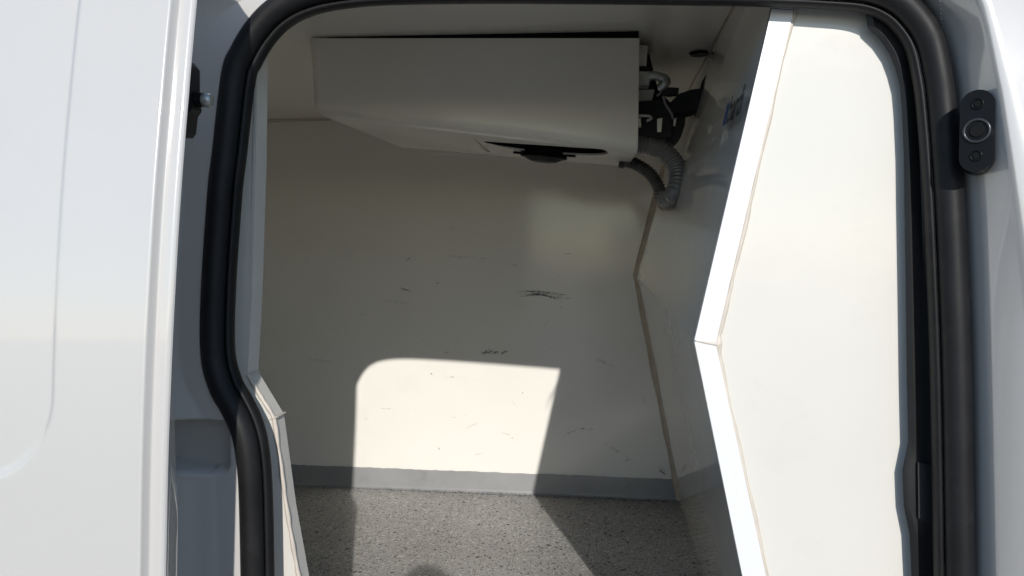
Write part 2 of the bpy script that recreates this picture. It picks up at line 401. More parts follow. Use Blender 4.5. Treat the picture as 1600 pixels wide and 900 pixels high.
ff = [(k * L + i, k * L + i + 1, (k + 1) * L + i + 1, (k + 1) * L + i) for k in range(4) for i in range(L - 1)]
ptrim = mesh_obj('pillar_trim', vv, ff, M_plastic, van, True); ptrim.data.set_sharp_from_angle(angle=R(40))
bm = bmesh.new()
lp = [(1434, 722), (1462, 728), (1461, 823), (1435, 809)]
prism(bm, [at(x, y, .997) for x, y in lp], [at(x, y, 1.008) for x, y in lp]); bevel(bm, .002, 2)
bm_obj('trim_clip', bm, M_latch, ptrim, 40)

# sunlit lining panel beside the bulkhead
kx = at(1085, 535, YN)
pan = [at(1122, 535, YN), at(1243, 8, YN), Vector((at(1243, 8, YN).x + .01, YN, ZC)), Vector((.45, YN, ZC)), Vector((.45, YN, ZF - .02)), at(1122 + .27 * 765, 1300, YN)]
pan[0] = at(1120, 538, YN); pan[-1] = at(1284, 1300, YN)
bm = bmesh.new(); prism(bm, pan, [p + Vector((0, .045, 0)) for p in pan])
lin = bm_obj('side_lining', bm, M_lining, van)
def strip(name, quad, yf, yb, m, parent, bev):
    bm = bmesh.new(); prism(bm, [at(x, y, yf) for x, y in quad], [at(x, y, yf) + Vector((0, yb - yf, 0)) for x, y in quad])
    bevel(bm, bev, 3); return bm_obj(name, bm, m, parent, 50)
strip('edge_trim', [(1206, 14), (1240, 16), (1118.5, 536), (1085, 531.5)], YN - .006, YN + .006, M_trim, lin, .003)
strip('edge_trim', [(1238, 15), (1240, 10), (1253, -140), (1216, -140), (1206, 12)], YN - .005, YN + .006, M_trim, lin, .001)
strip('edge_trim', [(1085, 533.5), (1118.5, 538), (1197, 900), (1284, 1300), (1247, 1300), (1160, 900)], YN - .006, YN + .006, M_trim, lin, .003)
bm = bmesh.new()
sp = [at(1242 + 10 * (1 - 1), 10, YN), at(1215, 120, YN), at(1180, 280, YN), at(1148, 420, YN), at(1124, 520, YN), at(1121, 540, YN), at(1127, 575, YN), at(1150, 680, YN), at(1175, 790, YN), at(1198, 900, YN), at(1220, 1000, YN), at(1285, 1300, YN)]
fine = []
for a, b in zip(sp, sp[1:]):
    for k in range(8): fine.append(a.lerp(b, k / 8) + Vector((random.uniform(-.0005, .0005), -.001, 0)))
tube(bm, fine, lambda t: .0030 + .0007 * math.sin(t * 60) + .0022 * math.exp(-((t - .45) / .05) ** 2), 8)
bm_obj('sealant_bead', bm, M_seal_clean, lin, 60)
bm = bmesh.new(); tube(bm, [at(1087, 532.5, YN - .0065), at(1100, 535.0, YN - .0065), at(1120, 538, YN - .0055)], lambda t: .0008 + .0016 * t * t, 6)
bm_obj('sealant_bead', bm, M_seal_clean, lin, 60)

# rear-side lining with its cranked edge
YR = 1.045
rl = [(413, 60), (413, 90), (386 + 16, 250), (386 + 8, 450), (386, 584), (428, 652), (449, 800), (466, 900), (500, 1100)]
fr = [at(402, -150, YR), at(402, 90, YR), at(400, 250, YR), at(394, 450, YR), at(387, 586, YR), at(428, 654, YR), at(448, 800, YR), at(466, 900, YR), at(505, 1100, YR)]
fr += [Vector((at(505, 1100, YR).x, YR, ZF)), Vector((-.60, YR, ZF)), Vector((-.60, YR, ZC)), Vector((fr[0].x, YR, ZC))]
bkp = [p + Vector((0.0, .034, 0)) for p in fr]
bm = bmesh.new(); prism(bm, fr, bkp)
rlin = bm_obj('rear_lining', bm, M_lining, van)
for a, b in ((4, 5), (5, 8)):
    bm = bmesh.new(); pp = [fr[k] for k in range(a, b + 1)]; path = []
    for p, q in zip(pp, pp[1:]):
        for k in range(10): path.append(p.lerp(q, k / 10) + Vector((random.uniform(-.0005, .0005), .001, 0)))
    path.append(pp[-1]); tube(bm, path, lambda t: .0032 + .0006 * math.sin(t * 40), 8)
    bm_obj('sealant_bead', bm, M_seal_clean, rlin, 60)
for (x0, y0), (x1, y1) in (((360, 592), (388, 585)), ((404, 660), (430, 652))):
    bm = bmesh.new(); A = at(x1, y1, YR); B = A + Vector((0, .034, 0)); tube(bm, [at(x0, y0, YR), A + Vector((0, -.0005, 0)), A + Vector((.001, .002, 0)), B], .0016, 6)
    bm_obj('sealant_bead', bm, M_seal_clean, rlin, 60)
# near wall lining rearwards of it, inside the box
mesh_obj('near_wall', [(XL, YR + .034, ZF), (fr[3].x - .06, YR + .034, ZF), (fr[3].x - .06, YR + .034, ZC), (XL, YR + .034, ZC)], [(0, 1, 2, 3)], M_gel, van)
# header lining above the opening
bm = bmesh.new(); box(bm, (-.62, YN + .012, at(800, -20, YN).z), (.2, YN + .035, ZC + .01))
bm_obj('header_lining', bm, M_gel, van)

# rear pillar: pressed sheet beside the seal, with a crease and a striker pocket
lp_ = [p for p in seal_path[:(nL - 1) * NS + 1]]
ln_ = nout[:(nL - 1) * NS + 1]
def sstep(a, b, x): t = max(0, min(1, (x - a) / (b - a))); return t * t * (3 - 2 * t)
def to_px(p):
    d = p - CAM; f = d.dot(FWD); return 800 + FPX * d.dot(RGT) / f, 450 - FPX * d.dot(UPV) / f
rows = []
zs = [1.86 - k * .0035 for k in range(290)]
for z in zs:
    # outer edge of the seal at this height
    best = None
    for a, b in zip(lp_, lp_[1:]):
        if min(a.z, b.z) <= z <= max(a.z, b.z) and abs(b.z - a.z) > 1e-6:
            t = (z - a.z) / (b.z - a.z); best = a.lerp(b, t); break
    if best is None: best = lp_[0] if z < lp_[0].z else lp_[-1]
    row = []
    for k in range(64):
        sD = .004 + .0032 * k
        p = Vector((best.x - sD, 0, z))
        y = YS + .3 * lean(z) - .004
        cr = .045 - .030 * sstep(1.42, 1.62, z) * 0 + .02 * sstep(1.55, 1.75, z)
        y -= .010 * sstep(.0, .016, sD) 
        y -= max(0, sD - cr) * .28
        p.y = y
        px_, py_ = to_px(p)
        dep = sstep(656, 666, py_) * (1 - sstep(724, 742, py_))
        rgt = 1 - .62 * sstep(325, 333, px_) - .38 * sstep(345, 361, px_)
        p.y += .085 * dep * rgt
        p.y += .004 * sstep(742, 752, py_) * (1 - sstep(300, 340, px_))
        row.append(p)
    rows.append(row)
vv = [p for r in rows for p in r]
ff = [(r * 64 + c, r * 64 + c + 1, (r + 1) * 64 + c + 1, (r + 1) * 64 + c) for r in range(len(rows) - 1) for c in range(63)]
pillar = mesh_obj('rear_pillar', vv, ff, M_paint, van, True)

# ------------------------------------------------------------------ sliding door, pushed back to the left
YD, KD = 0.688, 0.95
DE = [(330, -330), (318, -190), (310, -80), (303, 0), (290, 150), (278, 300), (269, 450), (262, 600), (257, 750), (254, 900), (252, 1100), (251, 1500)]
DP = [at_side(x, y, YD, KD) for x, y in DE]
def xedge(z):
    for a, b in zip(DP, DP[1:]):
        if b.z <= z <= a.z: t = (z - b.z) / (a.z - b.z); return b.x + (a.x - b.x) * t
    return DP[0].x if z > DP[0].z else DP[-1].x
xe = xedge(1.4)
zt, zbm = 1.96, .55
xst = at_side(106, 300, YD, KD).x
zst = at_side(10, 742, YD, KD).z
def door_y(x, z):
    y = YD + KD * lean(z)
    d = xe - x
    # the outer skin folds back to a flange at the leading edge
    rim0, rim1 = .0150, .0168
    if d >= rim1: y -= .0125 - .0012 * max(0, 1 - (d - rim1) / .0025) ** 2
    elif d > rim0: y -= .0113 * (d - rim0) / (rim1 - rim0)
    if d < .004: y += .0025 * ((.004 - d) / .004) ** 2
    # pressed panel
    rr = .085
    qx, qz = (x - (xst - rr)), ((zst + rr) - z)
    sd = math.hypot(max(qx, 0), max(qz, 0)) + min(max(qx, qz), 0) - rr
    t = min(1, max(0, (.0035 - sd) / .007)); y += .0042 * t * t * (3 - 2 * t)
    t = min(1, max(0, (.06 - sd) / .12)); y -= .0020 * t
    return y
dx = []
x = xe
while x > -1.25:
    dx.append(x); d = xe - x
    x -= .0008 if d < .005 else (.0006 if .0140 < d < .022 else .0013 if d < .030 else (.0018 if abs(x - xst) < .010 else (.004 if d < .35 else .03)))
dz = [zbm]
while dz[-1] < zt: dz.append(dz[-1] + (.004 if zst - .03 < dz[-1] < zst + .13 else .015))
def zmax(x): return 1.945 + min(0, (x - (xe - .11)) * -.35) if x > xe - .11 else 1.945
vv = []
for z in dz:
    for x in dx:
        zz = min(z, zmax(x)); vv.append((x + (xedge(zz) - xe) * max(0, 1 - (xe - x) / .25), door_y(x, zz), zz))
A_ = len(dx); ff = [(r * A_ + c, r * A_ + c + 1, (r + 1) * A_ + c + 1, (r + 1) * A_ + c) for r in range(len(dz) - 1) for c in range(A_ - 1)]
door = mesh_obj('sliding_door', vv, ff, M_paint, van, True)
# return flange and inner door shell
vv, ff = [], []
for z in dz:
    zz = min(z, zmax(xe)); y = door_y(xe, zz)
    X = xedge(zz); k_ = X / y                      # the return runs back almost along the line of sight
    w_ = .016 * max(0, min(1, (1.46 - zz) / .25))
    vv += [(X, y, zz), (X + .0008, y + .002, zz), (X + k_ * .012 + .001, y + .012, zz), (X + k_ * .03 + w_ * .5, y + .03, zz), (X + k_ * .06 + w_, y + .06, zz), (X - .06, y + .068, zz), (-1.25, y + .07, zz)]
for r in range(len(dz) - 1):
    for k in range(6): ff.append((r * 7 + k, r * 7 + k + 1, (r + 1) * 7 + k + 1, (r + 1) * 7 + k))
fo = mesh_obj('door_flange', vv, ff, M_paint, door, True); fo.data.set_sharp_from_angle(angle=R(40))
# locating pin on the door edge
pc0 = at(297, 155, .80)
bm = bmesh.new()
pl = [(276, 95), (288, 92), (297, 104), (297, 142), (300, 170), (294, 178), (291, 205), (286, 212), (276, 212)]
prism(bm, [at(x, y, .79) for x, y in pl], [at(x, y, .79) + Vector((0, .02, 0)) for x, y in pl]); bevel(bm, .003, 2)
pin = bm_obj('pin_bracket', bm, M_plastic, door, 40)
bm = bmesh.new(); a, b = at(290, 155, .80), at(331, 157, .80)
tube(bm, [a, a.lerp(b, .3), a.lerp(b, .55), a.lerp(b, .8), a.lerp(b, .93), b], lambda t: (.0104, .0093, .0082, .0076, .0072, .004)[min(5, int(t * 5.01))], 18)
bm_obj('locating_pin', bm, M_gloss, door, 40)
bm = bmesh.new(); tube(bm, [a.lerp(b, .66), a.lerp(b, .7), a.lerp(b, .92), a.lerp(b, 1.0), a.lerp(b, 1.012)], lambda t: (.0070, .0080, .0078, .0055, .002)[min(4, int(t * 4.01))], 18)
bm_obj('pin_tip', bm, M_metal, door, 50)

M_ring = material('worn_black', (0.03, 0.03, 0.032), 0.25, 0.2, 60.0, 0.1)
# guide socket on the front pillar
sc_ = at(1527, 206, .922)
sx = Vector((math.cos(R(28)), math.sin(R(-28)), 0)); sy = Vector((-.06, .05, 1)).normalized(); sy = (sy - sx * sy.dot(sx)).normalized(); sn = sx.cross(sy)
if sn.y > 0: sn = -sn
def stadium(rx, rz, z0, n=14):
    out = []
    for k in range(2 * n):
        a = 2 * math.pi * (k + .5) / (2 * n); c, s = math.cos(a), math.sin(a)
        out.append(sc_ + sx * (rx * c) + sy * (rz * (1 if s > 0 else -1) + rx * s) + sn * z0)
    return out
bm = bmesh.new(); prism(bm, stadium(.0168, .029, .008), stadium(.0182, .029, -.02)); bevel(bm, .002, 2, 40)
sock = bm_obj('guide_socket', bm, M_gloss, van, 40)
for dz_, r_, nm in ((.0, .0125, 'socket_ring'), (.030, .0055, 'socket_screw'), (-.028, .0055, 'socket_screw')):
    bm = bmesh.new(); c = sc_ + sy * dz_ + sn * .0088
    ring = [c + (sx * math.cos(a) + sy * math.sin(a)) * r_ for a in [2 * math.pi * k / 24 for k in range(25)]][:-1]
    tube(bm, ring, .0017 if dz_ == 0 else .0009, 8, closed=True)
    ro = bm_obj(nm, bm, M_metal if dz_ == 0 else M_gloss, sock, 50)
    ro.data.materials[0] = M_ring if dz_ == 0 else M_gloss
    bm = bmesh.new(); disc_prism(bm, c - sn * .0004, sn, r_ * .62, r_ * .55, .0010, 18); bm_obj('socket_hole', bm, M_matte, sock, 40)

# rubber plug in the ceiling
cp = on_plane(1092.5, 82.5, Vector((0, 1, ZC)), Vector((1, 1, ZC)), Vector((0, 2, ZC)))
bm = bmesh.new(); disc_prism(bm, cp + Vector((0, 0, -.0055)), Vector((0, 0, 1)), .019, .0235, .0052, 28); bevel(bm, .001, 1, 40)
bm_obj('ceiling_plug', bm, M_gloss, ce, 40)

# scuffs and scratches on the far wall (flat marks)
bm = bmesh.new()
def mark(x0, y0, x1, y1, wpx, bend=0.0, n=7):
    pts = []
    for k in range(n + 1):
        t = k / n; x = x0 + (x1 - x0) * t + random.uniform(-.6, .6); y = y0 + (y1 - y0) * t + bend * 4 * t * (1 - t) + random.uniform(-.4, .4)
        hw = wpx * .5 * math.sin(math.pi * (.08 + .84 * t)) * random.uniform(.6, 1.2)
        pts.append((at(x, y - hw, YF - .0007), at(x, y + hw, YF - .0007)))
    vs1 = [(bm.verts.new(a), bm.verts.new(b)) for a, b in pts]
    for (a, b), (c, d) in zip(vs1, vs1[1:]): bm.faces.new((a, b, d, c))
for args in [(808, 455, 886, 461, 2.4, -2), (812, 464, 850, 456, 2.2, 0), (835, 458, 880, 466, 2.6, 1), (845, 459, 874, 470, 1.4, 0), (826, 462, 858, 459, 2.0, 0), (877, 470, 874, 477, 1.4, 0), (874, 477, 879, 483, 1.5, 0),
             (634, 407, 642, 402, 2.4, 0), (626, 450, 642, 455, 1.8, 0), (680, 442, 691, 443, 1.6, 0), (752, 553, 766, 546, 3.2, 0), (757, 552, 770, 549, 3, 0), (770, 552, 781, 549, 2.6, 0), (783, 553, 792, 548, 3.2, 0), (695, 553, 702, 548, 2, 0), (880, 397, 897, 396, 1.0, 0), (797, 413, 810, 415, 1, 0), (850, 513, 861, 495, .8, 0),
             (697, 588, 712, 590, 1.0, 0), (672, 583, 676, 585, 2.2, 0), (592, 638, 617, 639, 1.0, 0), (727, 670, 752, 658, .6, 0), (785, 676, 798, 680, .8, 0), (799, 683, 802, 685, 2, 0), (816, 612, 817.5, 615, 2, 0), (685, 700, 687, 702, 2, 0), (740, 711, 756, 708, .5, 0), (795, 620, 808, 637, .5, 0), (853, 617, 851, 635, .8, 0),
             (905, 671, 915, 669, 1.5, 0), (880, 680, 900, 672, 1.2, 0), (975, 719, 985, 719, 1.2, 0), (965, 607, 969, 606, 1.2, 0), (1030, 735, 1042, 742, 3, 0), (1026, 728, 1036, 738, 2, 0), (1004, 620, 1006, 632, 1.5, 0)]:
    mark(*args)
for _ in range(70):
    x, y = random.uniform(430, 1000), random.uniform(300, 715)
    if 560 < x < 870 and y > 565 and random.random() < .6: continue
    a = random.uniform(-.6, .6); L_ = random.choice((1.2, 1.5, 2, 3, 6, 10))
    mark(x, y, x + L_ * math.cos(a), y + L_ * math.sin(a), random.uniform(.3, .6), 0, 3)
sc = bm_obj('scuff_marks', bm, M_scuff, fw); sc['kind'] = 'stuff'
bm = bmesh.new()
for args in [(806, 459, 850, 461, 9, -2), (840, 459, 892, 466, 9, 1), (820, 463, 862, 457, 7, 0), (750, 551, 776, 549, 9, 0), (770, 552, 794, 549, 8, 0), (625, 452, 645, 455, 5, 0), (1022, 726, 1044, 742, 12, 0), (1000, 610, 1010, 634, 6, 0),
             (940, 690, 990, 720, 6, 0), (900, 668, 930, 672, 5, 0), (600, 470, 640, 474, 5, 0), (700, 400, 760, 404, 5, 0), (930, 560, 960, 574, 6, 0), (480, 560, 520, 566, 5, 0)]:
    mark(*args)
for v_ in bm.verts: v_.co.y -= .0004
sc = bm_obj('rub_marks', bm, M_rub, fw); sc['kind'] = 'stuff'
# grit collected along the skirting
bm = bmesh.new()
for _ in range(420):
    x = random.uniform(-.75, .2); q = abs(random.gauss(0, 1)); y = YF - .012 - .014 * q; r_ = random.uniform(.0007, .0024) * (1.2 if q < .6 else .8)
    a0 = random.uniform(0, 6)
    vs3 = [bm.verts.new((x + r_ * random.uniform(.6, 1.4) * math.cos(a0 + k * 1.57), y + r_ * random.uniform(.5, 1) * math.sin(a0 + k * 1.57), ZF + (.0012 if y < YF - .016 else .004))) for k in range(4)]
    ap = bm.verts.new((x, y, ZF + .0016 + (.003 if y >= YF - .016 else 0) + r_ * .5))
    for k in range(4): bm.faces.new((vs3[k], vs3[(k + 1) % 4], ap))
gr = bm_obj('floor_grit', bm, M_foam, fl); gr['kind'] = 'stuff'
# drips of clear sealer on the front pillar
from mathutils.bvhtree import BVHTree
BT = BVHTree.FromPolygons([v_.co[:] for v_ in body.data.vertices], [p_.vertices[:] for p_ in body.data.polygons])
bm = bmesh.new()
for k in range(14):
    y = (2, 7, 14, 22, 26, 30, 36, 43, 48, 55, 57, 59, 66, 70)[k]; r_ = (.0009, .0006, .0008, .0010, .0008, .0010, .0007, .0011, .0013, .0020, .0024, .0019, .0011, .0008)[k]
    d_ = ray(1469 + y * .06 + random.uniform(-.6, .6), y); hit = BT.ray_cast(CAM, d_)[0]
    p = hit if hit is not None else CAM + d_ * .95
    bmesh.ops.create_icosphere(bm, subdivisions=1, radius=r_, matrix=Matrix.Translation(p))
dr = bm_obj('sealer_drips', bm, M_trim, body, 60); dr['kind'] = 'stuff'

# ------------------------------------------------------------------ evaporator unit under the ceiling
Y0, Y1 = 1.57, 2.02
_c = (Vector((0, 1, ZC)), Vector((1, 1, ZC)), Vector((0, 2, ZC)))
YL = on_plane(478, 56, *_c).y
FL, FR = at(486, 178, YL), at(997, 238, Y0); BL, BR = at(615, 229, Y1), at(978, 261, Y1)
BR.x = FR.x - .012
TL = Vector((at(478, 57, YL).x, YL + .003, ZC - .003)); TR = Vector((at(1000, 58, Y0).x, Y0 + .012, ZC - .017))
BTL = Vector((BL.x, Y1, ZC - .004)); BTR = Vector((BR.x, Y1, ZC - .017))
base = (FL + FR + BL + BR) / 4
unit = empty('evaporator_unit', Vector((base.x, base.y, FR.z)), 'cream wedge-shaped cooling evaporator hanging under the cargo ceiling', 'cooling unit')
bm = bmesh.new()
v = [bm.verts.new(p) for p in (FL, FR, TR, TL, BL, BR, BTR, BTL)]
fs = [(0, 1, 2, 3), (5, 4, 7, 6), (4, 0, 3, 7), (1, 5, 6, 2), (3, 2, 6, 7), (4, 5, 1, 0)]
for f in fs: bm.faces.new([v[k] for k in f])
bm.edges.ensure_lookup_table()
E = lambda a, b: next(e for e in bm.edges if {e.verts[0], e.verts[1]} == {v[a], v[b]})
bmesh.ops.bevel(bm, geom=[E(0, 1), E(0, 3), E(0, 4), E(4, 7)], offset=.024, segments=6, affect='EDGES', profile=.5)
bevel(bm, .003, 2, 50)
hs = bm_obj('housing', bm, M_unit, unit, 35)
bm = bmesh.new()
prism(bm, [TL + Vector((.04, .012, -.002)), TR + Vector((-.002, .012, -.002)), TR + Vector((-.002, .012, .0165)), TL + Vector((.04, .012, .0035))],
          [p + Vector((0, .38, 0)) for p in (TL + Vector((.04, .012, -.002)), TR + Vector((-.002, .012, -.002)), TR + Vector((-.002, .012, .0165)), TL + Vector((.04, .012, .0035)))])
bm_obj('top_gap_shade', bm, M_matte, unit)  # black strip added to stand in for the shade in the gap under the ceiling
# D-shaped fan opening in the underside
un = (BR - FR).cross(BL - FR).normalized()
if un.z > 0: un = -un
pl_u = (FR, BR, BL)
fa, fb = on_plane(760, 226, *pl_u), on_plane(945, 236, *pl_u)
fc = (fa + fb) / 2; fx = (fb - fa).normalized(); fy = un.cross(fx); fy = fy if fy.y > 0 else -fy; fr_ = (fb - fa).length / 2
dsh = [fc + fx * fr_ * math.cos(a) + fy * fr_ * .95 * max(math.sin(a), -.12) for a in [2 * math.pi * k / 48 for k in range(48)]]
def cut(ob, outline, d0, d1):
    b2 = bmesh.new(); prism(b2, [p + un * d0 for p in outline], [p - un * d1 for p in outline])
    co = bm_obj('cutter', b2, None)
    md = ob.modifiers.new('c', 'BOOLEAN'); md.object = co; md.operation = 'DIFFERENCE'; md.solver = 'EXACT'
    me = bpy.data.meshes.new_from_object(ob.evaluated_get(bpy.context.evaluated_depsgraph_get()))
    ob.modifiers.clear(); ob.data = me; bpy.data.objects.remove(co)
cut(hs, dsh, .03, .10)
pq = [on_plane(728, 213, *pl_u), on_plane(733, 212.5, *pl_u), on_plane(768, 238, *pl_u), on_plane(762, 238, *pl_u)]
cut(hs, pq, .02, .008)
pq = [on_plane(730, 212.5, *pl_u), on_plane(790, 218.6, *pl_u), on_plane(790, 219.6, *pl_u), on_plane(730, 213.8, *pl_u)]
cut(hs, pq, .02, .008)
hs.data.set_sharp_from_angle(angle=R(35))
# black duct lining, fan, motor
bm = bmesh.new()
c0 = sum(dsh, Vector()) / len(dsh)
A = [bm.verts.new(p + (c0 - p).normalized() * .0012 - un * .004) for p in dsh]; B = [bm.verts.new(p + (c0 - p).normalized() * .006 - un * .097) for p in dsh]
for k in range(48): bm.faces.new((A[k], A[(k + 1) % 48], B[(k + 1) % 48], B[k]))
bm.faces.new(B)
bm_obj('fan_duct', bm, M_matte, unit, 40)
mc = on_plane(850, 240, *pl_u)
bm = bmesh.new(); disc_prism(bm, mc - un * .05, un, .040, .040, .05, 28); 
for k in range(7):
    a = 2 * math.pi * k / 7; rdir = fx * math.cos(a) + fy * math.sin(a); tdir = -fx * math.sin(a) + fy * math.cos(a)
    q = [mc - un * .03 + rdir * r1 + tdir * t1 + un * h1 for r1, t1, h1 in ((.035, -.02, -.01), (.105, -.035, -.012), (.105, .03, .010), (.035, .015, .008))]
    bm.faces.new([bm.verts.new(p) for p in q])
bm_obj('fan', bm, M_matte, unit, 40)
bm = bmesh.new()
disc_prism(bm, mc - un * .01, un, .056, .056, .020, 32); disc_prism(bm, mc + un * .0102, un, .050, .030, .009, 32)
for s in (-1, 1):
    disc_prism(bm, mc + fx * s * .071 - un * .004, un, .011, .011, .008, 14)
    tube(bm, [mc + fx * s * .05, mc + fx * s * .14 - fy * .02 - un * .02], .006, 8)
bm_obj('fan_motor', bm, M_matte, unit, 40)
bm = bmesh.new(); disc_prism(bm, mc + un * .0193, un, .026, .020, .002, 28)
bm_obj('motor_plate', bm, M_latch, unit, 40)
# drip rim along the back edge
bm = bmesh.new()
ra, rb = on_plane(625, 231, *pl_u), on_plane(970, 262, *pl_u)
prism(bm, [ra + un * .007, rb + un * .007, rb - un * .02, ra - un * .02], [p + Vector((0, .012, 0)) for p in (ra + un * .006, rb + un * .006, rb - un * .02, ra - un * .02)]); bevel(bm, .002, 2)
bm_obj('drip_rim', bm, M_unit, unit, 40)
bm = bmesh.new()
ra, rb = on_plane(760, 249, *pl_u), on_plane(975, 249, *pl_u)

# right-hand end: connector block, elbow, brackets, insulated pipes
def bmbox_px(name, quad, ya, yb, m, parent, bev=.002):
    bm = bmesh.new(); prism(bm, [at(x, y, ya) for x, y in quad], [at(x, y, ya) + Vector((0, yb - ya, 0)) for x, y in quad]); bevel(bm, bev, 2)
    return bm_obj(name, bm, m, parent, 40)
bmbox_px('end_plate', [(985, 68), (1012, 72), (1010, 103), (985, 103)], 1.66, 1.69, M_unit, unit)
bmbox_px('pipe_nut', [(985, 111), (1015, 112), (1014, 133), (985, 133)], 1.64, 1.675, M_metal, unit, .003)
bmbox_px('pipe_collar', [(985, 104), (1016, 104), (1016, 110), (985, 110)], 1.65, 1.68, M_plastic, unit, .002)
bm = bmesh.new(); ep = crom([at(1010, 121, 1.655), at(1022, 118, 1.655), at(1034, 122, 1.66), at(1038, 131, 1.66), at(1030, 138, 1.665)], 6)
tube(bm, ep, .0098, 14); tube(bm, [ep[0], ep[3]], .012, 14)
bm_obj('pipe_elbow', bm, M_metal, unit, 50)
bm = bmesh.new(); ep = crom([at(1024, 115, 1.69), at(1040, 118, 1.69), at(1046, 128, 1.69), at(1038, 140, 1.68), at(1026, 150, 1.68)], 6)
tube(bm, ep, .003, 8); bm_obj('copper_pipe', bm, M_metal, unit, 50)
bmbox_px('end_plate', [(980, 140), (1023, 140), (1018, 160), (980, 161)], 1.70, 1.72, M_unit, unit)
bmbox_px('end_cover', [(960, 62), (1010, 66), (1028, 140), (1052, 165), (1058, 215), (1045, 222), (960, 232)], 1.78, 1.90, M_foam, unit, .01)
bmbox_px('insulated_valve', [(975, 160), (1030, 156), (1046, 172), (1050, 212), (1030, 216), (975, 214)], 1.69, 1.76, M_foam, unit, .008)
bmbox_px('pipe_bracket', [(1027, 186), (1035, 184), (1033, 206), (1027, 206)], 1.67, 1.675, M_metal, unit, .001)
bmbox_px('pipe_bracket', [(1053, 186), (1057, 184), (1055, 197), (1052, 196)], 1.68, 1.685, M_trim, unit, .001)
bmbox_px('end_plate', [(985, 186), (1001, 184), (1002, 197), (985, 198)], 1.64, 1.66, M_unit, unit, .002)
bm = bmesh.new(); tube(bm, crom([at(995, 181, 1.66), at(1012, 181, 1.66), at(1018, 185, 1.66), at(1010, 189, 1.66)], 5), .0035, 8); bm_obj('copper_pipe', bm, M_metal, unit, 50)
bmbox_px('valve_lever', [(1037, 136), (1061, 137), (1060, 147), (1046, 149), (1034, 146)], 1.66, 1.68, M_plastic, unit, .002)
bm = bmesh.new(); tube(bm, crom([at(1036, 150, 1.65), at(1040, 163, 1.65), at(1049, 177, 1.66), at(1051, 185, 1.67)], 6), .0028, 8); bm_obj('cable', bm, M_cable, unit, 50)
# foam-wrapped pipe run going to the bulkhead
foam = empty('pipe_wrap', at(1075, 178, 1.72), 'black foam pipe wrap between the cooling unit and the bulkhead', 'pipe wrap')
bm = bmesh.new()
def bulk_x(y, z):
    d = Vector((1, 0, 0)); n = (bf[2] - bf[1]).cross(bn[2] - bf[1]); p0 = Vector((0, y, z)); return (bf[1] - p0).dot(n) / d.dot(n)
outl = [(1043, 164), (1062, 146), (1080, 140), (1095, 138), (1102, 131), (1108, 117), (1107, 126), (1103, 145), (1098, 161), (1091, 173), (1070, 177), (1052, 176)]
fp = [at(x, y, 1.70) for x, y in outl]
bpk = []
for p in fp:
    p.x = min(p.x, bulk_x(p.y, p.z) - .001); q = p + Vector((0, .06, 0)); q.x = min(q.x, bulk_x(q.y, q.z) - .001); bpk.append(q)
prism(bm, fp, bpk); bevel(bm, .004, 2, 30)
bm_obj('wrap', bm, M_foam, foam, 40)
bmbox_px('wrapped_elbow', [(1040, 172), (1072, 176), (1070, 196), (1064, 214), (1052, 226), (1040, 220)], 1.72, 1.80, M_foam, foam, .008)

# ------------------------------------------------------------------ corrugated drain hoses
def hose(name, label, ctrlp, rad, m, pitch, cuff_m):
    root = empty(name, ctrlp[-1], label, 'hose'); root['group'] = 'drain hoses of the cooling unit'
    path = crom(ctrlp, 40); 
    L_ = [0]
    for a, b in zip(path, path[1:]): L_.append(L_[-1] + (b - a).length)
    tot = L_[-1]; n = int(tot / pitch * 8); res = []
    k = 0
    for i in range(n + 1):
        s = tot * i / n
        while k < len(L_) - 2 and L_[k + 1] < s: k += 1
        t = (s - L_[k]) / max(1e-9, L_[k + 1] - L_[k]); res.append(path[k].lerp(path[k + 1], t))
    bm = bmesh.new(); tube(bm, res, lambda t: rad + .0011 * math.sin(2 * math.pi * t * n / 8), 20)
    bm_obj('hose_body', bm, m, root, 70)
    bm = bmesh.new(); tube(bm, [path[0] + (path[0] - path[3]).normalized() * .012, path[0], path[2]], rad + .0035, 20); bm_obj('hose_cuff', bm, cuff_m, root, 40)
    bm = bmesh.new(); e = path[-1]; dr_ = (path[-1] - path[-4]).normalized()
    tube(bm, [e - dr_ * .002, e + dr_ * .004], rad + .002, 20); bm_obj('hose_end', bm, M_seal, root, 40)
    return root
E1 = on_plane(1052, 313, *up_plane); E2 = on_plane(1040, 322, *up_plane)
h1 = [at(988, 225, 1.70), at(1012, 227, 1.70), at(1038, 237, 1.70), at(1056, 258, 1.69), at(1059, 284, 1.67), at(1052, 303, 1.665), at(1045, 310, 1.69), at(1042, 312, 1.74)]
hose('drain_hose', 'thick grey corrugated drain hose curving from the unit down to the bulkhead', h1, .0195, M_hose, .0085, M_plastic)
h2 = [at(976, 252, 1.86), at(992, 256, 1.86), at(1014, 270, 1.86), at(1028, 290, 1.86), at(1033, 308, 1.87), at(1042, 319, 1.90)]
h2[-1].x = bulk_x(h2[-1].y, h2[-1].z) - .004
hose('drain_hose', 'thin dark corrugated drain hose below and behind the thick grey one', h2, .0145, M_hose_d, .0075, M_plastic)

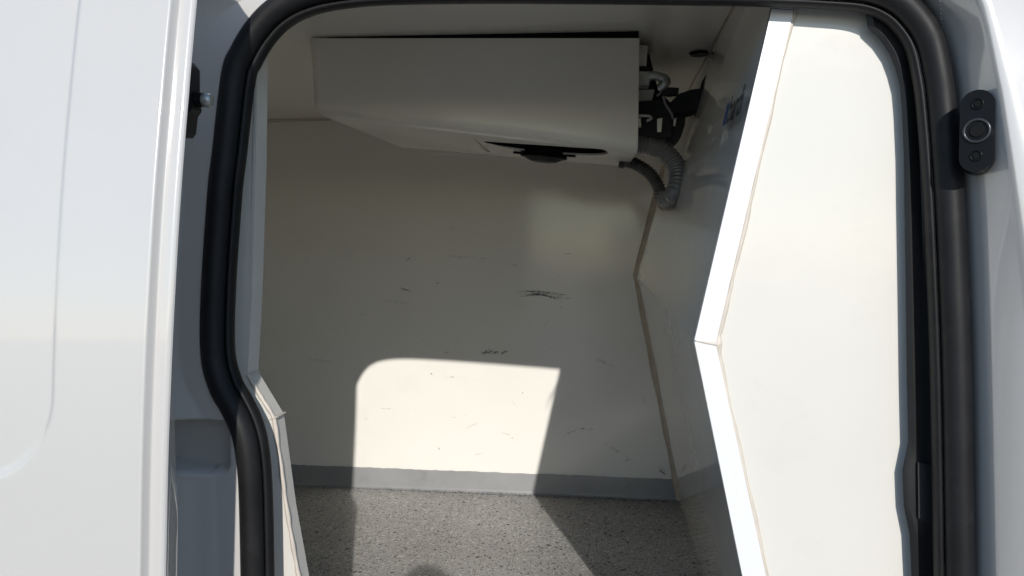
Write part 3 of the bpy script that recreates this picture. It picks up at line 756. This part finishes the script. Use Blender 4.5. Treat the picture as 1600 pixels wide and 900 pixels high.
# ------------------------------------------------------------------ the photographer, whose head shadow falls on the floor
def skin_mesh(name, chains, m, parent=None, sub=2):
    bm = bmesh.new(); lay = bm.verts.layers.skin.verify(); seen = {}
    first = None
    for ch in chains:
        prev = None
        for key, co, r in ch:
            if key not in seen:
                v_ = bm.verts.new(co); v_[lay].radius = (r, r) if not isinstance(r, tuple) else r; seen[key] = v_
                if first is None: v_[lay].use_root = True; first = v_
            v_ = seen[key]
            if prev is not None and bm.edges.get((prev, v_)) is None: bm.edges.new((prev, v_))
            prev = v_
    me = bpy.data.meshes.new(name); bm.to_mesh(me); bm.free()
    o = bpy.data.objects.new(name, me); COL.objects.link(o)
    a = o.modifiers.new('skin', 'SKIN'); a.use_smooth_shade = True
    b = o.modifiers.new('sub', 'SUBSURF'); b.levels = sub; b.render_levels = sub
    me2 = bpy.data.meshes.new_from_object(o.evaluated_get(bpy.context.evaluated_depsgraph_get()))
    o.modifiers.clear(); o.data = me2; me2.materials.append(m)
    if parent: o.parent = parent; o.matrix_parent_inverse = parent.matrix_world.inverted()
    return o
M_cloth = material('dark_cloth', (0.05, 0.055, 0.07), 0.85, 0.2, 30.0, 0.05, bump=0.001, bscale=200)
M_skin = material('skin', (0.50, 0.33, 0.25), 0.5, 0.08, 20.0, 0.05)
M_hair = material('dark_hair', (0.03, 0.022, 0.016), 0.6, 0.2, 60.0, 0.1, bump=0.002, bscale=150)
HC = CAM + SUN * .40 + Vector((0, 0, -.066))                              # centre of the head, straight towards the sun
ph = empty('person', Vector((HC.x, HC.y - .02, 0)), 'person standing outside, whose head casts a shadow on the cargo floor', 'person')
V = lambda x, y, z: Vector((HC.x + x, HC.y + y, HC.z + z))
G = -HC.z
chains = [[('pel', V(0, -.05, -.70), (.17, .13)), ('wst', V(0, -.05, -.52), (.145, .11)), ('chs', V(0, -.05, -.33), (.165, .125)), ('nkb', V(0, -.05, -.20), (.09, .08)), ('nk', V(0, -.03, -.13), .058)]]
for s_, n_ in ((-1, 'l'), (1, 'r')):
    chains.append([('chs', None, 0), (n_ + 'sh', V(s_ * .19, -.05, -.25), .068), (n_ + 'el', V(s_ * .23, .06, -.47), .047), (n_ + 'wr', V(s_ * .085, .30, -.36), .030)])
    chains.append([('pel', None, 0), (n_ + 'hp', V(s_ * .095, -.05, -.78), .098), (n_ + 'kn', V(s_ * .10, -.03, G + .47), .066), (n_ + 'an', V(s_ * .105, -.05, G + .09), .045), (n_ + 'ft', V(s_ * .115, .09, G + .045), .04)])
skin_mesh('clothed_body', chains, M_cloth, ph)
bm = bmesh.new(); bmesh.ops.create_uvsphere(bm, u_segments=28, v_segments=20, radius=1.0)
for v_ in bm.verts:
    x, y, z = v_.co
    k = 1.0 - (.22 * max(0, -z) if z < 0 else 0)
    nose = .018 * math.exp(-((x / .16) ** 2 + ((z + .15) / .22) ** 2)) if y > 0 else 0
    v_.co = HC + Vector((x * .078 * k, y * .098 * k + nose, z * .122))
bm_obj('head', bm, M_skin, ph, 80)
bm = bmesh.new(); bmesh.ops.create_uvsphere(bm, u_segments=28, v_segments=20, radius=1.0)
for v_ in list(bm.verts):
    x, y, z = v_.co
    if z < -.35 or (y > .55 and z < .45): bm.verts.remove(v_); continue
    v_.co = HC + Vector((x * .086, -.006 + y * .105, .006 + z * .128))
bm_obj('hair', bm, M_hair, ph, 80)
for s_ in (-1, 1):
    pal = V(s_ * .082, .335, -.345); ch = [[('w', V(s_ * .085, .295, -.36), .026), ('p', pal, .030), ('q', pal + Vector((-s_ * .004, .02, .03)), .028)]]
    for k in range(4):
        b_ = pal + Vector((-s_ * .004, .028 - .004 * k, .045 - .021 * k))
        ch.append([('q', None, 0), ('f%d' % k, b_, .0095), ('g%d' % k, b_ + Vector((-s_ * .022, .022, .004)), .0088), ('h%d' % k, b_ + Vector((-s_ * (.042 - .004 * abs(k - 1)), .012, .004)), .0078)])
    ch.append([('p', None, 0), ('t0', pal + Vector((-s_ * .012, -.012, .02)), .011), ('t1', pal + Vector((-s_ * .022, -.016, .045)), .0095), ('t2', pal + Vector((-s_ * .030, -.012, .062)), .008)])
    skin_mesh('hand', ch, M_skin, ph)
